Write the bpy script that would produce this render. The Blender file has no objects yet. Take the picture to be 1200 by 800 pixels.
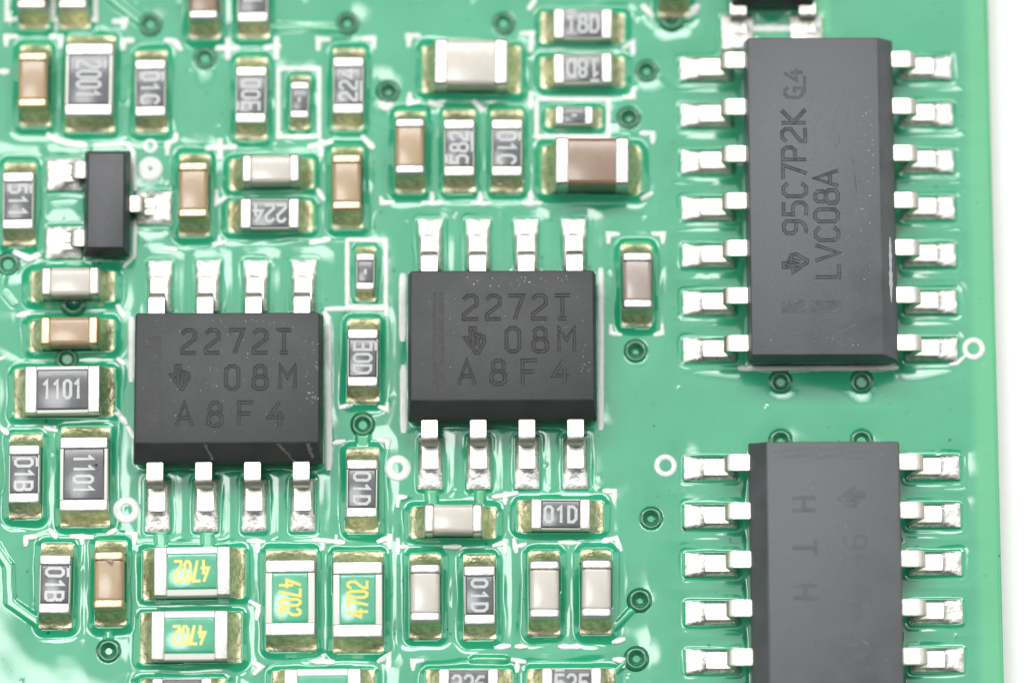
import bpy, bmesh, math, random
import numpy as np
from mathutils import Matrix, Vector

S = 0.001                      # all builders work in millimetres, the scene is in metres
random.seed(7)
rng = np.random.default_rng(11)
scene = bpy.context.scene
COL = scene.collection

# ------------------------------------------------------------------ camera
F_PX = 5300.0                  # focal length in pixels of the 1200 px wide photograph
TILT = math.radians(10.5)
ROLL = 0.0042
DIST = F_PX / 44.4             # mm
_s, _c = math.sin(TILT), math.cos(TILT)
CAM = np.array([0.0, -DIST * _s, DIST * _c])
FWD = np.array([0.0, _s, -_c])
R0 = np.array([1.0, 0.0, 0.0]); U0 = np.array([0.0, _c, _s])
RGT = R0 * math.cos(ROLL) - U0 * math.sin(ROLL)
UPV = U0 * math.cos(ROLL) + R0 * math.sin(ROLL)

cam_data = bpy.data.cameras.new('camera')
cam = bpy.data.objects.new('camera', cam_data); COL.objects.link(cam)
cam.matrix_world = Matrix(((RGT[0], UPV[0], -FWD[0], CAM[0] * S),
                           (RGT[1], UPV[1], -FWD[1], CAM[1] * S),
                           (RGT[2], UPV[2], -FWD[2], CAM[2] * S),
                           (0, 0, 0, 1)))
cam_data.sensor_width = 36.0
cam_data.lens = 36.0 * F_PX / 1200.0
cam_data.clip_start = 0.005
cam_data.clip_end = 10.0
cam_data.dof.use_dof = True
cam_data.dof.focus_distance = (DIST - 1.2) * S
cam_data.dof.aperture_fstop = 27.0
scene.camera = cam

# ------------------------------------------------------------------ world, lamps, exposure
world = bpy.data.worlds.new('World'); scene.world = world; world.use_nodes = True
world.node_tree.nodes['Background'].inputs[0].default_value = (0.95, 0.98, 1.0, 1)
world.node_tree.nodes['Background'].inputs[1].default_value = 0.115

def area(name, ax, ay, dist, sx, sy, radiance, col=(1, 1, 1), shape='RECTANGLE'):
    """softbox seen from the board at angles ax (right +) and ay (back +) from the vertical, degrees"""
    d = Vector((math.tan(math.radians(ax)), math.tan(math.radians(ay)), 1.0)).normalized()
    l = bpy.data.lights.new(name, 'AREA'); l.shape = shape; l.size = sx; l.size_y = sy
    l.energy = radiance * sx * sy * 4.0
    l.color = col
    o = bpy.data.objects.new(name, l); COL.objects.link(o)
    o.location = d * dist
    o.rotation_euler = (-d).to_track_quat('-Z', 'Y').to_euler()
    return o

area('overhead_softbox', 0, 6, 0.45, 0.46, 0.22, 1.15)
area('back_softbox', 0, 28, 0.45, 0.50, 0.10, 8.2)
area('left_softbox', -55, 5, 0.45, 0.18, 0.30, 1.5)
area('right_softbox', 55, 5, 0.45, 0.18, 0.30, 1.3)
area('left_lamp_halo', -11.5, 1.5, 0.45, 0.150, 0.140, 2.2, shape='ELLIPSE')
area('left_lamp_glow', -11.0, 1.5, 0.45, 0.122, 0.112, 2.6, shape='ELLIPSE')
area('left_lamp', -11.0, 1.5, 0.45, 0.096, 0.086, 4.0, shape='ELLIPSE')

vs = scene.view_settings
vs.view_transform = 'Standard'; vs.look = 'None'; vs.exposure = 0.0; vs.gamma = 1.0
vs.use_curve_mapping = False
scene.cycles.max_bounces = 8
scene.cycles.use_denoising = True

# ------------------------------------------------------------------ helpers
def P(px, py, z=0.0):
    """photo pixel -> board position (mm) on the plane of height z (mm)"""
    d = FWD * F_PX + RGT * (px - 600.0) + UPV * (400.0 - py)
    t = (z - CAM[2]) / d[2]
    q = CAM + d * t
    return float(q[0]), float(q[1])

def mesh_data(name, verts, faces, smooth=False):
    me = bpy.data.meshes.new(name)
    me.from_pydata([(v[0] * S, v[1] * S, v[2] * S) for v in verts], [], faces)
    me.update()
    if smooth:
        for p in me.polygons: p.use_smooth = True
    return me

def obj(name, me, mat=None, parent=None, loc=(0, 0, 0), rz=0.0):
    o = bpy.data.objects.new(name, me); COL.objects.link(o)
    if mat is not None and not me.materials: me.materials.append(mat)
    o.location = (loc[0] * S, loc[1] * S, loc[2] * S)
    o.rotation_euler = (0, 0, rz)
    if parent is not None: o.parent = parent
    return o

def thing(name, label, cat, loc=(0, 0, 0), rz=0.0, group=None):
    o = bpy.data.objects.new(name, None); COL.objects.link(o)
    o.empty_display_size = 0.0005
    o.location = (loc[0] * S, loc[1] * S, loc[2] * S)
    o.rotation_euler = (0, 0, rz)
    o['label'] = label; o['category'] = cat
    if group: o['group'] = group
    return o

def bm_mesh(name, bm, smooth_angle=None):
    bmesh.ops.recalc_face_normals(bm, faces=bm.faces)
    for v in bm.verts: v.co *= S
    me = bpy.data.meshes.new(name); bm.to_mesh(me); bm.free()
    for p in me.polygons: p.use_smooth = smooth_angle is not None
    if smooth_angle is not None:
        me.set_sharp_from_angle(angle=math.radians(smooth_angle))
    return me

def round_box(name, x0, x1, y0, y1, z0, z1, r, seg=2, wob=0.0):
    bm = bmesh.new()
    bmesh.ops.create_cube(bm, size=1.0)
    for v in bm.verts:
        v.co = Vector((x0 if v.co.x < 0 else x1, y0 if v.co.y < 0 else y1, z0 if v.co.z < 0 else z1))
    bmesh.ops.bevel(bm, geom=list(bm.edges), offset=r, segments=seg, profile=0.5, affect='EDGES')
    if wob:
        for v in bm.verts: v.co += Vector((random.uniform(-wob, wob), random.uniform(-wob, wob), random.uniform(-wob, wob)))
    return bm_mesh(name, bm, 50)

def loft(name, rects, r, seg=2):
    """stacked rectangles (x0,x1,y0,y1,z) joined into one rounded solid"""
    bm = bmesh.new(); rows = []
    for (x0, x1, y0, y1, z) in rects:
        rows.append([bm.verts.new(c) for c in ((x0, y0, z), (x1, y0, z), (x1, y1, z), (x0, y1, z))])
    bm.faces.new(rows[0][::-1]); bm.faces.new(rows[-1])
    for a, b in zip(rows, rows[1:]):
        for i in range(4):
            j = (i + 1) % 4
            bm.faces.new((a[i], a[j], b[j], b[i]))
    bmesh.ops.bevel(bm, geom=list(bm.edges), offset=r, segments=seg, profile=0.5, affect='EDGES')
    return bm_mesh(name, bm, 35)

def grid_solid(name, xs, ys, zf, zbase, smooth=True):
    """heightfield patch with a skirt down to zbase"""
    nx, ny = len(xs), len(ys); v = []; f = []
    for y in ys:
        for x in xs: v.append((x, y, zf(x, y)))
    for j in range(ny - 1):
        for i in range(nx - 1):
            a = j * nx + i; f.append((a, a + 1, a + nx + 1, a + nx))
    ring = [i for i in range(nx)] + [j * nx + nx - 1 for j in range(1, ny)] + \
           [(ny - 1) * nx + i for i in range(nx - 2, -1, -1)] + [j * nx for j in range(ny - 2, 0, -1)]
    base = len(v)
    for k in ring: v.append((v[k][0], v[k][1], zbase))
    n = len(ring)
    for k in range(n):
        k2 = (k + 1) % n
        f.append((ring[k], base + k, base + k2, ring[k2]))
    me = mesh_data(name, v, f)
    for i, p in enumerate(me.polygons): p.use_smooth = smooth and i < (nx - 1) * (ny - 1)
    me.set_sharp_from_angle(angle=math.radians(55))
    return me

# ------------------------------------------------------------------ materials
def new_mat(name):
    m = bpy.data.materials.new(name); m.use_nodes = True
    nt = m.node_tree
    return m, nt, nt.nodes['Principled BSDF']

def noise(nt, scale, detail=3, rough=0.55):
    """scale given per millimetre; object coordinates are in metres"""
    tc = nt.nodes.new('ShaderNodeTexCoord')
    n = nt.nodes.new('ShaderNodeTexNoise'); n.inputs['Scale'].default_value = scale / S
    n.inputs['Detail'].default_value = detail; n.inputs['Roughness'].default_value = rough
    nt.links.new(tc.outputs['Object'], n.inputs['Vector'])
    return n

def ramp(nt, src, stops):
    r = nt.nodes.new('ShaderNodeValToRGB')
    while len(r.color_ramp.elements) < len(stops): r.color_ramp.elements.new(0.5)
    for e, (p, c) in zip(r.color_ramp.elements, stops):
        e.position = p; e.color = (c[0], c[1], c[2], 1) if not isinstance(c, float) else (c, c, c, 1)
    nt.links.new(src, r.inputs[0])
    return r

def bump(nt, bsdf, src, dist_mm, strength=1.0):
    b = nt.nodes.new('ShaderNodeBump'); b.inputs['Strength'].default_value = strength
    b.inputs['Distance'].default_value = dist_mm * S
    nt.links.new(src, b.inputs['Height']); nt.links.new(b.outputs[0], bsdf.inputs['Normal'])
    return b

def simple(name, col, rough, metal=0.0, spec=0.5, coat=0.0, coat_r=0.05, var=0.0, vscale=4.0, bmp=0.0, bscale=12.0, rvar=0.0, lo=None):
    m, nt, b = new_mat(name)
    b.inputs['Base Color'].default_value = (*col, 1)
    b.inputs['Roughness'].default_value = rough
    b.inputs['Metallic'].default_value = metal
    b.inputs['Specular IOR Level'].default_value = spec
    b.inputs['Coat Weight'].default_value = coat
    b.inputs['Coat Roughness'].default_value = coat_r
    if var or lo:
        n = noise(nt, vscale, 4)
        c0 = lo if lo else tuple(c * (1 - var) for c in col)
        c1 = tuple(min(1, c * (1 + var)) for c in col)
        r = ramp(nt, n.outputs['Fac'], [(0.35, c0), (0.65, c1)])
        nt.links.new(r.outputs[0], b.inputs['Base Color'])
    if rvar:
        n = noise(nt, vscale * 1.7, 4)
        r = ramp(nt, n.outputs['Fac'], [(0.3, max(0.02, rough - rvar)), (0.7, min(1.0, rough + rvar))])
        nt.links.new(r.outputs[0], b.inputs['Roughness'])
    if bmp:
        n = noise(nt, bscale, 5, 0.65)
        bump(nt, b, n.outputs['Fac'], bmp)
    return m

M = {}
M['tin'] = simple('bright_tin', (0.70, 0.68, 0.62), 0.42, 1.0, var=0.06, vscale=9, bmp=0.012, bscale=14, rvar=0.1)
M['tin_warm'] = simple('warm_tin', (0.70, 0.55, 0.35), 0.42, 1.0, var=0.08, vscale=9, bmp=0.012, bscale=14, rvar=0.1)
M['lead'] = simple('plated_lead', (0.70, 0.665, 0.60), 0.36, 1.0, var=0.05, vscale=5, bmp=0.006, bscale=10, rvar=0.1)
M['solder'] = simple('solder', (0.72, 0.71, 0.655), 0.36, 1.0, var=0.12, vscale=6, bmp=0.03, bscale=7, rvar=0.12)
M['fillet'] = simple('fluxed_solder', (0.76, 0.72, 0.46), 0.42, 1.0, var=0.25, vscale=6, bmp=0.05, bscale=6, rvar=0.1)
M['alumina'] = simple('alumina', (0.74, 0.74, 0.66), 0.5, coat=0.4)
M['overcoat'] = simple('black_glass_overcoat', (0.09, 0.094, 0.10), 0.22, coat=0.5, coat_r=0.1, var=0.1, vscale=3, bmp=0.004, bscale=5)
M['print'] = simple('white_print', (0.52, 0.53, 0.52), 0.45, coat=0.4, coat_r=0.12, var=0.08, vscale=8)
M['green_coat'] = simple('green_glass_overcoat', (0.05, 0.42, 0.23), 0.16, coat=1.0, coat_r=0.06, var=0.12, vscale=2, bmp=0.006, bscale=3)
M['yellow_print'] = simple('yellow_print', (0.72, 0.62, 0.07), 0.4, coat=0.6, coat_r=0.1)
M['cer_tan'] = simple('tan_ceramic', (0.40, 0.275, 0.15), 0.28, coat=0.5, coat_r=0.12, var=0.05, bmp=0.006, bscale=4)
M['cer_white'] = simple('pale_ceramic', (0.56, 0.52, 0.45), 0.28, coat=0.5, coat_r=0.12, var=0.04, bmp=0.006, bscale=4)
M['cer_brown'] = simple('brown_ceramic', (0.25, 0.155, 0.095), 0.28, coat=0.5, coat_r=0.12, var=0.05, bmp=0.006, bscale=4)
M['cer_mauve'] = simple('greyish_brown_ceramic', (0.34, 0.27, 0.225), 0.28, coat=0.5, coat_r=0.12, var=0.05, bmp=0.006, bscale=4)
M['silk'] = simple('white_legend_ink', (0.72, 0.76, 0.71), 0.3, coat=1.0, coat_r=0.06, var=0.05, vscale=6)
M['substrate'] = simple('glass_fibre_edge', (0.42, 0.52, 0.25), 0.6, var=0.1, vscale=3)
M['table'] = simple('white_table_top', (0.90, 0.91, 0.92), 0.6, var=0.01)

def epoxy(name, col, rough, speck, spec=0.5):
    m, nt, b = new_mat(name)
    n1 = noise(nt, 1.1, 5, 0.6); n2 = noise(nt, 22, 3, 0.7)
    r = ramp(nt, n1.outputs['Fac'], [(0.3, tuple(c * 0.8 for c in col)), (0.7, tuple(c * 1.25 for c in col))])
    r2 = ramp(nt, n2.outputs['Fac'], [(0.66, 0.0), (0.80, speck)])
    mx = nt.nodes.new('ShaderNodeMixRGB'); mx.blend_type = 'ADD'; mx.inputs[0].default_value = 1
    nt.links.new(r.outputs[0], mx.inputs[1]); nt.links.new(r2.outputs[0], mx.inputs[2])
    nt.links.new(mx.outputs[0], b.inputs['Base Color'])
    rr = ramp(nt, n1.outputs['Fac'], [(0.3, rough - 0.07), (0.7, rough + 0.07)])
    nt.links.new(rr.outputs[0], b.inputs['Roughness'])
    b.inputs['Specular IOR Level'].default_value = spec
    bump(nt, b, n2.outputs['Fac'], 0.012, 0.6)
    return m
M['epoxy_dark'] = epoxy('matt_black_epoxy', (0.030, 0.032, 0.033), 0.48, 0.10)
M['epoxy_grey'] = epoxy('greyed_black_epoxy', (0.075, 0.079, 0.083), 0.42, 0.05)
M['epoxy_gloss'] = epoxy('glossy_black_epoxy', (0.034, 0.036, 0.040), 0.32, 0.015)
M['mark_dark'] = simple('laser_mark', (0.022, 0.023, 0.024), 0.47, var=0.35, vscale=5, bmp=0.01, bscale=20)
M['mark_grey'] = simple('grey_laser_mark', (0.046, 0.048, 0.051), 0.42, var=0.45, vscale=3, bmp=0.012, bscale=20)
M['mark_ghost'] = simple('worn_laser_mark', (0.069, 0.072, 0.0755), 0.42, var=0.2, vscale=2)
M['mark_faint'] = simple('faint_laser_mark', (0.026, 0.0275, 0.0285), 0.48, var=0.2, vscale=3, bmp=0.01, bscale=20)

# solder mask: green lacquer under a wet looking clear varnish; 'tone' 0 = over copper, 1 = bare laminate, below 0 = holes
m, nt, b = new_mat('green_solder_mask'); M['mask'] = m
at = nt.nodes.new('ShaderNodeAttribute'); at.attribute_name = 'tone'
n1 = noise(nt, 0.45, 4, 0.6); n2 = noise(nt, 9, 3, 0.6); n3 = noise(nt, 5.0, 2, 0.5)
base = ramp(nt, n1.outputs['Fac'], [(0.3, (0.012, 0.315, 0.145)), (0.7, (0.018, 0.36, 0.18))])
bare = nt.nodes.new('ShaderNodeMixRGB'); bare.inputs[2].default_value = (0.12, 0.55, 0.21, 1)
nt.links.new(at.outputs['Fac'], bare.inputs[0]); nt.links.new(base.outputs[0], bare.inputs[1])
sp = ramp(nt, n3.outputs['Fac'], [(0.25, 0.30), (0.285, 1.0)])
mul = nt.nodes.new('ShaderNodeMixRGB'); mul.blend_type = 'MULTIPLY'; mul.inputs[0].default_value = 1
nt.links.new(bare.outputs[0], mul.inputs[1]); nt.links.new(sp.outputs[0], mul.inputs[2])
nt.links.new(mul.outputs[0], b.inputs['Base Color'])
b.inputs['Roughness'].default_value = 0.35; b.inputs['Specular IOR Level'].default_value = 0.25
b.inputs['Coat Weight'].default_value = 1.0; b.inputs['Coat Roughness'].default_value = 0.05
b.inputs['Coat IOR'].default_value = 1.68
M['via'] = simple('green_via_lacquer', (0.008, 0.15, 0.065), 0.3, coat=1.0, coat_r=0.04)

# ------------------------------------------------------------------ stroke lettering
G = {
 '0': [[(.1,.15),(.1,.85),(.22,1),(.38,1),(.5,.85),(.5,.15),(.38,0),(.22,0),(.1,.15)]],
 '1': [[(.15,.8),(.32,1),(.32,0)]],
 '2': [[(.1,.85),(.22,1),(.4,1),(.5,.88),(.5,.62),(.1,.2),(.1,0),(.52,0)]],
 '3': [[(.1,1),(.5,1),(.5,0),(.1,0)], [(.5,.52),(.18,.52)]],
 '4': [[(.40,1),(.08,.34),(.56,.34)], [(.43,0),(.43,.62)]],
 '5': [[(.5,1),(.12,1),(.1,.58),(.38,.6),(.5,.45),(.5,.15),(.38,0),(.1,.02)]],
 '6': [[(.48,.95),(.25,.95),(.1,.7),(.1,.12),(.22,0),(.4,0),(.5,.12),(.5,.42),(.4,.54),(.17,.54)]],
 '7': [[(.08,1),(.52,1),(.25,0)]],
 '8': [[(.22,.54),(.14,.64),(.14,.88),(.24,1),(.38,1),(.48,.88),(.48,.64),(.4,.54),(.22,.54)], [(.22,.54),(.1,.40),(.1,.12),(.22,0),(.4,0),(.52,.12),(.52,.40),(.4,.54)]],
 '9': [[(.12,.03),(.35,.05),(.5,.3),(.5,.88),(.38,1),(.22,1),(.1,.88),(.1,.58),(.22,.46),(.43,.46)]],
 'A': [[(.05,0),(.3,1),(.55,0)], [(.14,.34),(.46,.34)]],
 'B': [[(.1,0),(.1,1),(.4,1),(.5,.88),(.5,.64),(.42,.53)], [(.17,.53),(.4,.53),(.52,.4),(.52,.12),(.42,0),(.17,0)]],
 'C': [[(.52,.82),(.4,1),(.22,1),(.1,.82),(.1,.18),(.22,0),(.4,0),(.52,.18)]],
 'D': [[(.1,0),(.1,1),(.35,1),(.5,.8),(.5,.2),(.35,0),(.1,0)]],
 'F': [[(.1,0),(.1,1),(.54,1)], [(.1,.52),(.44,.52)]],
 'G': [[(.52,.82),(.4,1),(.22,1),(.1,.82),(.1,.18),(.22,0),(.5,0),(.5,.45),(.32,.45)]],
 'H': [[(.1,0),(.1,1)], [(.5,0),(.5,1)], [(.1,.5),(.5,.5)]],
 'I': [[(.3,0),(.3,.94)], [(.08,1),(.52,1)], [(.2,0),(.4,0)]],
 'K': [[(.1,0),(.1,1)], [(.5,1),(.12,.5),(.52,0)]],
 'L': [[(.12,1),(.12,0),(.52,0)]],
 'M': [[(.06,0),(.06,1),(.3,.5),(.54,1),(.54,0)]],
 'P': [[(.1,0),(.1,1),(.4,1),(.5,.85),(.5,.6),(.4,.46),(.1,.46)]],
 'T': [[(.05,1),(.55,1)], [(.3,1),(.3,0)]],
 'V': [[(.05,1),(.3,0),(.55,1)]],
 '-': [[(.12,.5),(.48,.5)]],
 # small emblem: outline of a patch of land with two upright letters inside
 '@': [[(-.25,.62),(.0,.62),(.0,1.1),(.2,1.1),(.2,.75),(.62,.7),(.66,.45),(.5,.2),(.36,-.1),(.22,-.08),(.12,.14),(.02,.22),(-.06,.34),(-.25,.62)],
       [(.1,.9),(.1,.3),(.2,.24)], [(.36,.62),(.3,.28)], [(.4,.86),(.38,.78)]],
}
def strip(v, f, pts, w, z, profile=None, zfun=None, thick=None):
    """ribbon of width w along pts with mitred corners"""
    n = len(pts); closed = n > 2 and pts[0] == pts[-1]
    out = []
    for i in range(n):
        p = Vector(pts[i])
        a = Vector(pts[i - 1]) if i > 0 else (Vector(pts[-2]) if closed else None)
        c = Vector(pts[i + 1]) if i < n - 1 else (Vector(pts[1]) if closed else None)
        d1 = (p - a).normalized() if a is not None else None
        d2 = (c - p).normalized() if c is not None else None
        if d1 is None: d1 = d2
        if d2 is None: d2 = d1
        t = d1 + d2
        t = t.normalized() if t.length > 1e-6 else d1
        nrm = Vector((-t.y, t.x)); k = max(0.5, nrm.dot(Vector((-d1.y, d1.x))))
        q = p.copy()
        if not closed:
            if i == 0: q = p - d2 * w * 0.35
            if i == n - 1: q = p + d1 * w * 0.35
        out.append((q, nrm / k))
    prof = profile or [(-0.5, 0.0), (0.5, 0.0)]
    b = len(v); m_ = len(prof)
    for q, nn in out:
        for (u, h) in prof:
            x = q.x + nn.x * w * u; y = q.y + nn.y * w * u
            v.append((x, y, z + h))
    for i in range(n - 1):
        for j in range(m_ - 1):
            a = b + i * m_ + j
            f.append((a, a + m_, a + m_ + 1, a + 1))

GROOVE = [(-1.0, -0.002), (-0.6, 0.009), (-0.25, 0.003), (0.25, 0.003), (0.6, 0.009), (1.0, -0.002)]
GHOST = [(-1.0, -0.001), (-0.6, 0.004), (-0.25, 0.002), (0.25, 0.002), (0.6, 0.004), (1.0, -0.001)]
FLAT = [(-0.56, -0.006), (-0.5, 0.004), (0.5, 0.004), (0.56, -0.006)]
def text_mesh(text, h, adv, sw, z=0.0, profile=FLAT, bars=(), center=True, jit=0.0, wide=None):
    """lettering centred on the origin, reading along +x"""
    v = []; f = []
    n = len(text); x0 = -(n - 1) * adv / 2 if center else 0.0
    wsc = wide or min(adv * 1.6, h * 1.2)
    for i, ch in enumerate(text):
        if ch == ' ': continue
        for k, line in enumerate(G[ch]):
            ox = x0 + i * adv + random.uniform(-jit, jit); oy = random.uniform(-jit, jit)
            strip(v, f, [(ox + (p[0] - 0.3) * wsc, oy + (p[1] - 0.5) * h) for p in line], sw, z + 0.003 * (k % 3), profile)
    for (i0, i1, side) in bars:       # bar above (+1) or below (-1) characters i0..i1
        y = side * (h * 0.5 + sw * 1.7)
        strip(v, f, [(x0 + i0 * adv - adv * .3, y), (x0 + i1 * adv + adv * .3, y)], sw, z, profile)
    return mesh_data('marking', v, f, smooth=False)

# ------------------------------------------------------------------ white table
tb = round_box('table_top', -400, 400, -400, 400, -26.7, -1.7, 2.0, 2)
table = obj('white_surface', tb, M['table']); table['kind'] = 'structure'
table['label'] = 'plain white table top under the circuit board'

# ------------------------------------------------------------------ footprints, filled in by the component builders
FOOT = []      # (cx, cy, half x, half y, angle, corner radius, rise mm, moat width mm)
def footprint(cx, cy, hx, hy, rz=0.0, r=0.1, rise=0.10, w=0.24):
    FOOT.append((cx, cy, hx, hy, rz, r, rise, w))

# ------------------------------------------------------------------ chip components
SIZES = {'0402': (1.0, 0.5, 0.35, 0.22, 0.26), '0603': (1.56, 0.82, 0.46, 0.29, 0.36), '0805': (1.98, 1.27, 0.55, 0.33, 0.34)}
_cache = {}
def cached(key, fn):
    if key not in _cache: _cache[key] = fn()
    return _cache[key]

def fillet_mesh(L, W, length, h, end, seed):
    rs = np.random.default_rng(seed)
    ph = rs.uniform(0, 6.28, 4); amp = rs.uniform(0.008, 0.02)
    us = [i / 15 for i in range(16)]
    def zf(x, y):
        u = (end * x - L / 2 + 0.03) / (length + 0.03); u = min(max(u, 0), 1)
        v = abs(y) / (W / 2)
        uu = min(1.0, u / (0.97 - 0.42 * v ** 4))
        z = 0.035 + h * (1 - uu) ** 1.7 * (1 - 0.25 * v ** 3)
        z += amp * math.sin(5 * y / W + ph[0]) * math.sin(3.1 * u + ph[1]) + 0.4 * amp * math.sin(11 * y / W + ph[2]) * math.sin(7 * u)
        z -= 0.03 * max(0, u - 0.88) / 0.12
        return z
    xs = [end * (L / 2 - 0.03 + u * (length + 0.03)) for u in us]
    if end < 0: xs = xs[::-1]
    ys = [-W / 2 + W * k / 13 for k in range(14)]
    return grid_solid('solder_joint', xs, ys, zf, -0.06)

def place_base(px, py, h, rot):
    """px, py: centre of the top face in the photograph"""
    x, y = P(px, py, h + 0.03)
    return x, y, math.radians(rot) + math.radians(random.uniform(-0.7, 0.7))

def blemish(t, pts, z, mat):
    """small raised or dark spot; pts in the thing's local millimetres"""
    n = len(pts); cx = sum(p[0] for p in pts) / n; cy = sum(p[1] for p in pts) / n
    v = [(cx, cy, z + 0.01)] + [(p[0], p[1], z) for p in pts]
    obj('blemish', mesh_data('blemish', v, [(0, 1 + i, 1 + (i + 1) % n) for i in range(n)]), M[mat], t)

def chip_resistor(px, py, rot, size, text, tang, label, bars=(), green=False, th=None, tadv=None, glare=0, group='chip resistors soldered to the board'):
    L, W, H, T, FL = SIZES[size]
    x, y, rz = place_base(px, py, H, rot)
    if green: L, W, H, T = 2.0, 1.30, 0.58, 0.36
    t = thing('chip_resistor', label, 'resistor', (x, y, 0), rz, group)
    z0 = 0.03
    key = (size, green)
    obj('ceramic_body', cached(('rb',) + key, lambda: round_box('ceramic_body', -L/2 + T*0.6, L/2 - T*0.6, -W/2 + .012, W/2 - .012, z0, z0 + H - 0.035, 0.025)), M['alumina'], t)
    inset = {'0402': 0.03, '0603': 0.035, '0805': 0.09}[size] if not green else 0.17
    oc = M['green_coat'] if green else M['overcoat']
    obj('overcoat', cached(('oc',) + key, lambda: round_box('overcoat', -L/2 + T - 0.03, L/2 - T + 0.03, -W/2 + inset, W/2 - inset, z0 + H - 0.13, z0 + H - 0.004, 0.055, 3)), oc, t)
    for e in (-1, 1):
        xa, xb = (-L/2, -L/2 + T) if e < 0 else (L/2 - T, L/2)
        obj('terminal', cached(('rt', e) + key, lambda: round_box('terminal', xa, xb, -W/2, W/2, z0 - 0.01, z0 + H, 0.05, 3, 0.002)), M['tin'], t)
        k = random.randint(0, 3)
        PW = W + 0.02
        obj('solder_joint', cached(('rf', e, k) + key, lambda: fillet_mesh(L, PW, FL, H * 0.62, e, 31 * k + 7 + e)), M['fillet'], t)
    if text:
        hh = th or {'0402': 0.2, '0603': 0.44, '0805': 0.50}[size]
        ad = tadv or {'0402': 0.3, '0603': 0.31, '0805': 0.27}[size]
        sw = 0.075 if size != '0402' else 0.07
        obj('marking', text_mesh(text, hh, ad, sw, 0.0, FLAT, bars, jit=0.006), M['yellow_print'] if green else M['print'], t,
            (0, 0, z0 + H), math.radians(tang) - math.radians(rot))
    footprint(x, y, L/2 + FL, W/2 + 0.01, rz, 0.12, 0.10, 0.24 if size != '0402' else 0.17)
    return t

def chip_capacitor(px, py, rot, size, mat, label, H=None, term='tin', group='chip capacitors soldered to the board', L=None, W=None):
    l, w, h, T, FL = SIZES[size]
    H = H or {'0603': 0.78, '0805': 0.95}[size]
    L = L or (1.55 if size == '0603' else l); W = W or (0.80 if size == '0603' else w)
    T = 0.30 if size == '0603' else 0.40
    x, y, rz = place_base(px, py, H, rot)
    t = thing('chip_capacitor', label, 'capacitor', (x, y, 0), rz, group)
    z0 = 0.03; key = (size, L, W, H)
    obj('ceramic_body', cached(('cb', mat) + key, lambda: round_box('ceramic_body', -L/2 + T*0.6, L/2 - T*0.6, -W/2 + .018, W/2 - .018, z0 + .01, z0 + H - 0.022, 0.13, 4)), M[mat], t)
    for e in (-1, 1):
        xa, xb = (-L/2, -L/2 + T) if e < 0 else (L/2 - T, L/2)
        obj('terminal', cached(('ct', e, term) + key, lambda: round_box('terminal', xa, xb, -W/2, W/2, z0 - 0.01, z0 + H, 0.095, 4, 0.003)), M[term], t)
        k = random.randint(0, 3)
        obj('solder_joint', cached(('cf', e, k) + key, lambda: fillet_mesh(L, W + 0.02, FL, H * 0.5, e, 17 * k + 3 + e)), M['fillet'], t)
    footprint(x, y, L/2 + FL, W/2 + 0.01, rz, 0.12, 0.12, 0.25)
    return t

R, Cc = chip_resistor, chip_capacitor
# ---- resistors
R(104, 93, 90, '0805', '2001', -90, 'large black resistor marked 2001 with a bar over the 2', [(0, 0, 1)], th=0.60)
R(176, 103, 90, '0603', '01C', -90, 'black resistor marked 01C beside the large resistor marked 2001', [(0, 0, 1)])
R(296, -7, 90, '0603', '01', -90, 'black resistor beside dark brown capacitor at the board top, mostly cut off', [(0, 0, 1)])
R(294, 111, 90, '0603', '30D', 90, 'black resistor marked 30D beside a silkscreen box holding a tiny resistor', [(0, 0, 1)])
R(351, 117, 90, '0402', '-', 90, 'tiny black resistor in a silkscreen box between resistors marked 30D and 224')
R(408, 100, 90, '0603', '224', 90, 'upright black resistor marked 224 with an underline', [(0, 1, -1)])
R(21, 235, 90, '0603', '511', -90, 'black resistor marked 511 beside the three-legged transistor', [(0, 0, 1)])
R(316, 250, 0, '0603', '224', 180, 'black resistor marked 224 lying below a pale capacitor, upside down')
R(683, 28, 0, '0603', '18D', 0, 'upper of two stacked black resistors, 18D reading upright', [(0, 0, 1)])
R(683, 80, 0, '0603', '18D', 180, 'lower of two stacked black resistors, 18D upside down', [(0, 0, 1)])
R(673, 135, 0, '0402', '-', 0, 'tiny black resistor in a silkscreen box above the large brown capacitor')
R(538, 173, 90, '0603', '582', 90, 'black resistor marked 582 between tan capacitor and resistor marked 01C', [(0, 0, 1), (1, 2, -1)])
R(594, 173, 90, '0603', '01C', -90, 'black resistor marked 01C right beside the resistor marked 582', [(0, 0, 1)])
R(428, 318, 90, '0402', '-', 90, 'tiny black resistor in a silkscreen box between the two eight-pin chips')
R(73, 456, 0, '0805', '1101', 0, 'large black resistor marked 1101 lying below the tan capacitor', th=0.46)
R(425, 419, 90, '0603', '30D', -90, 'black resistor marked 30D between the two eight-pin chips', [(0, 0, 1)])
R(28, 555, 90, '0603', '01B', -90, 'black resistor marked 01B beside the upright resistor marked 1101', [(0, 0, 1)])
rr_ = R(98, 555, 90, '0805', '1101', -90, 'large upright black resistor marked 1101 beside an eight-pin chip', th=0.48)
blemish(rr_, [(0.24, -0.27), (0.28, -0.33), (0.24, -0.38), (0.19, -0.33)], 0.03 + 0.552, 'mark_dark')
R(424, 572, 90, '0603', '01D', -90, 'upright black resistor marked 01D beside a white silkscreen ring', th=0.40)
R(64, 684, 90, '0603', '01B', -90, 'black resistor marked 01B beside a tan capacitor with chipped end', [(0, 0, 1)])
R(657, 602, 0, '0603', '01D', 0, 'black resistor marked 01D lying below an eight-pin chip', th=0.40)
R(562, 697, 90, '0603', '01D', -90, 'dull black resistor with faint 01D standing between pale capacitors', th=0.38)
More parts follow.
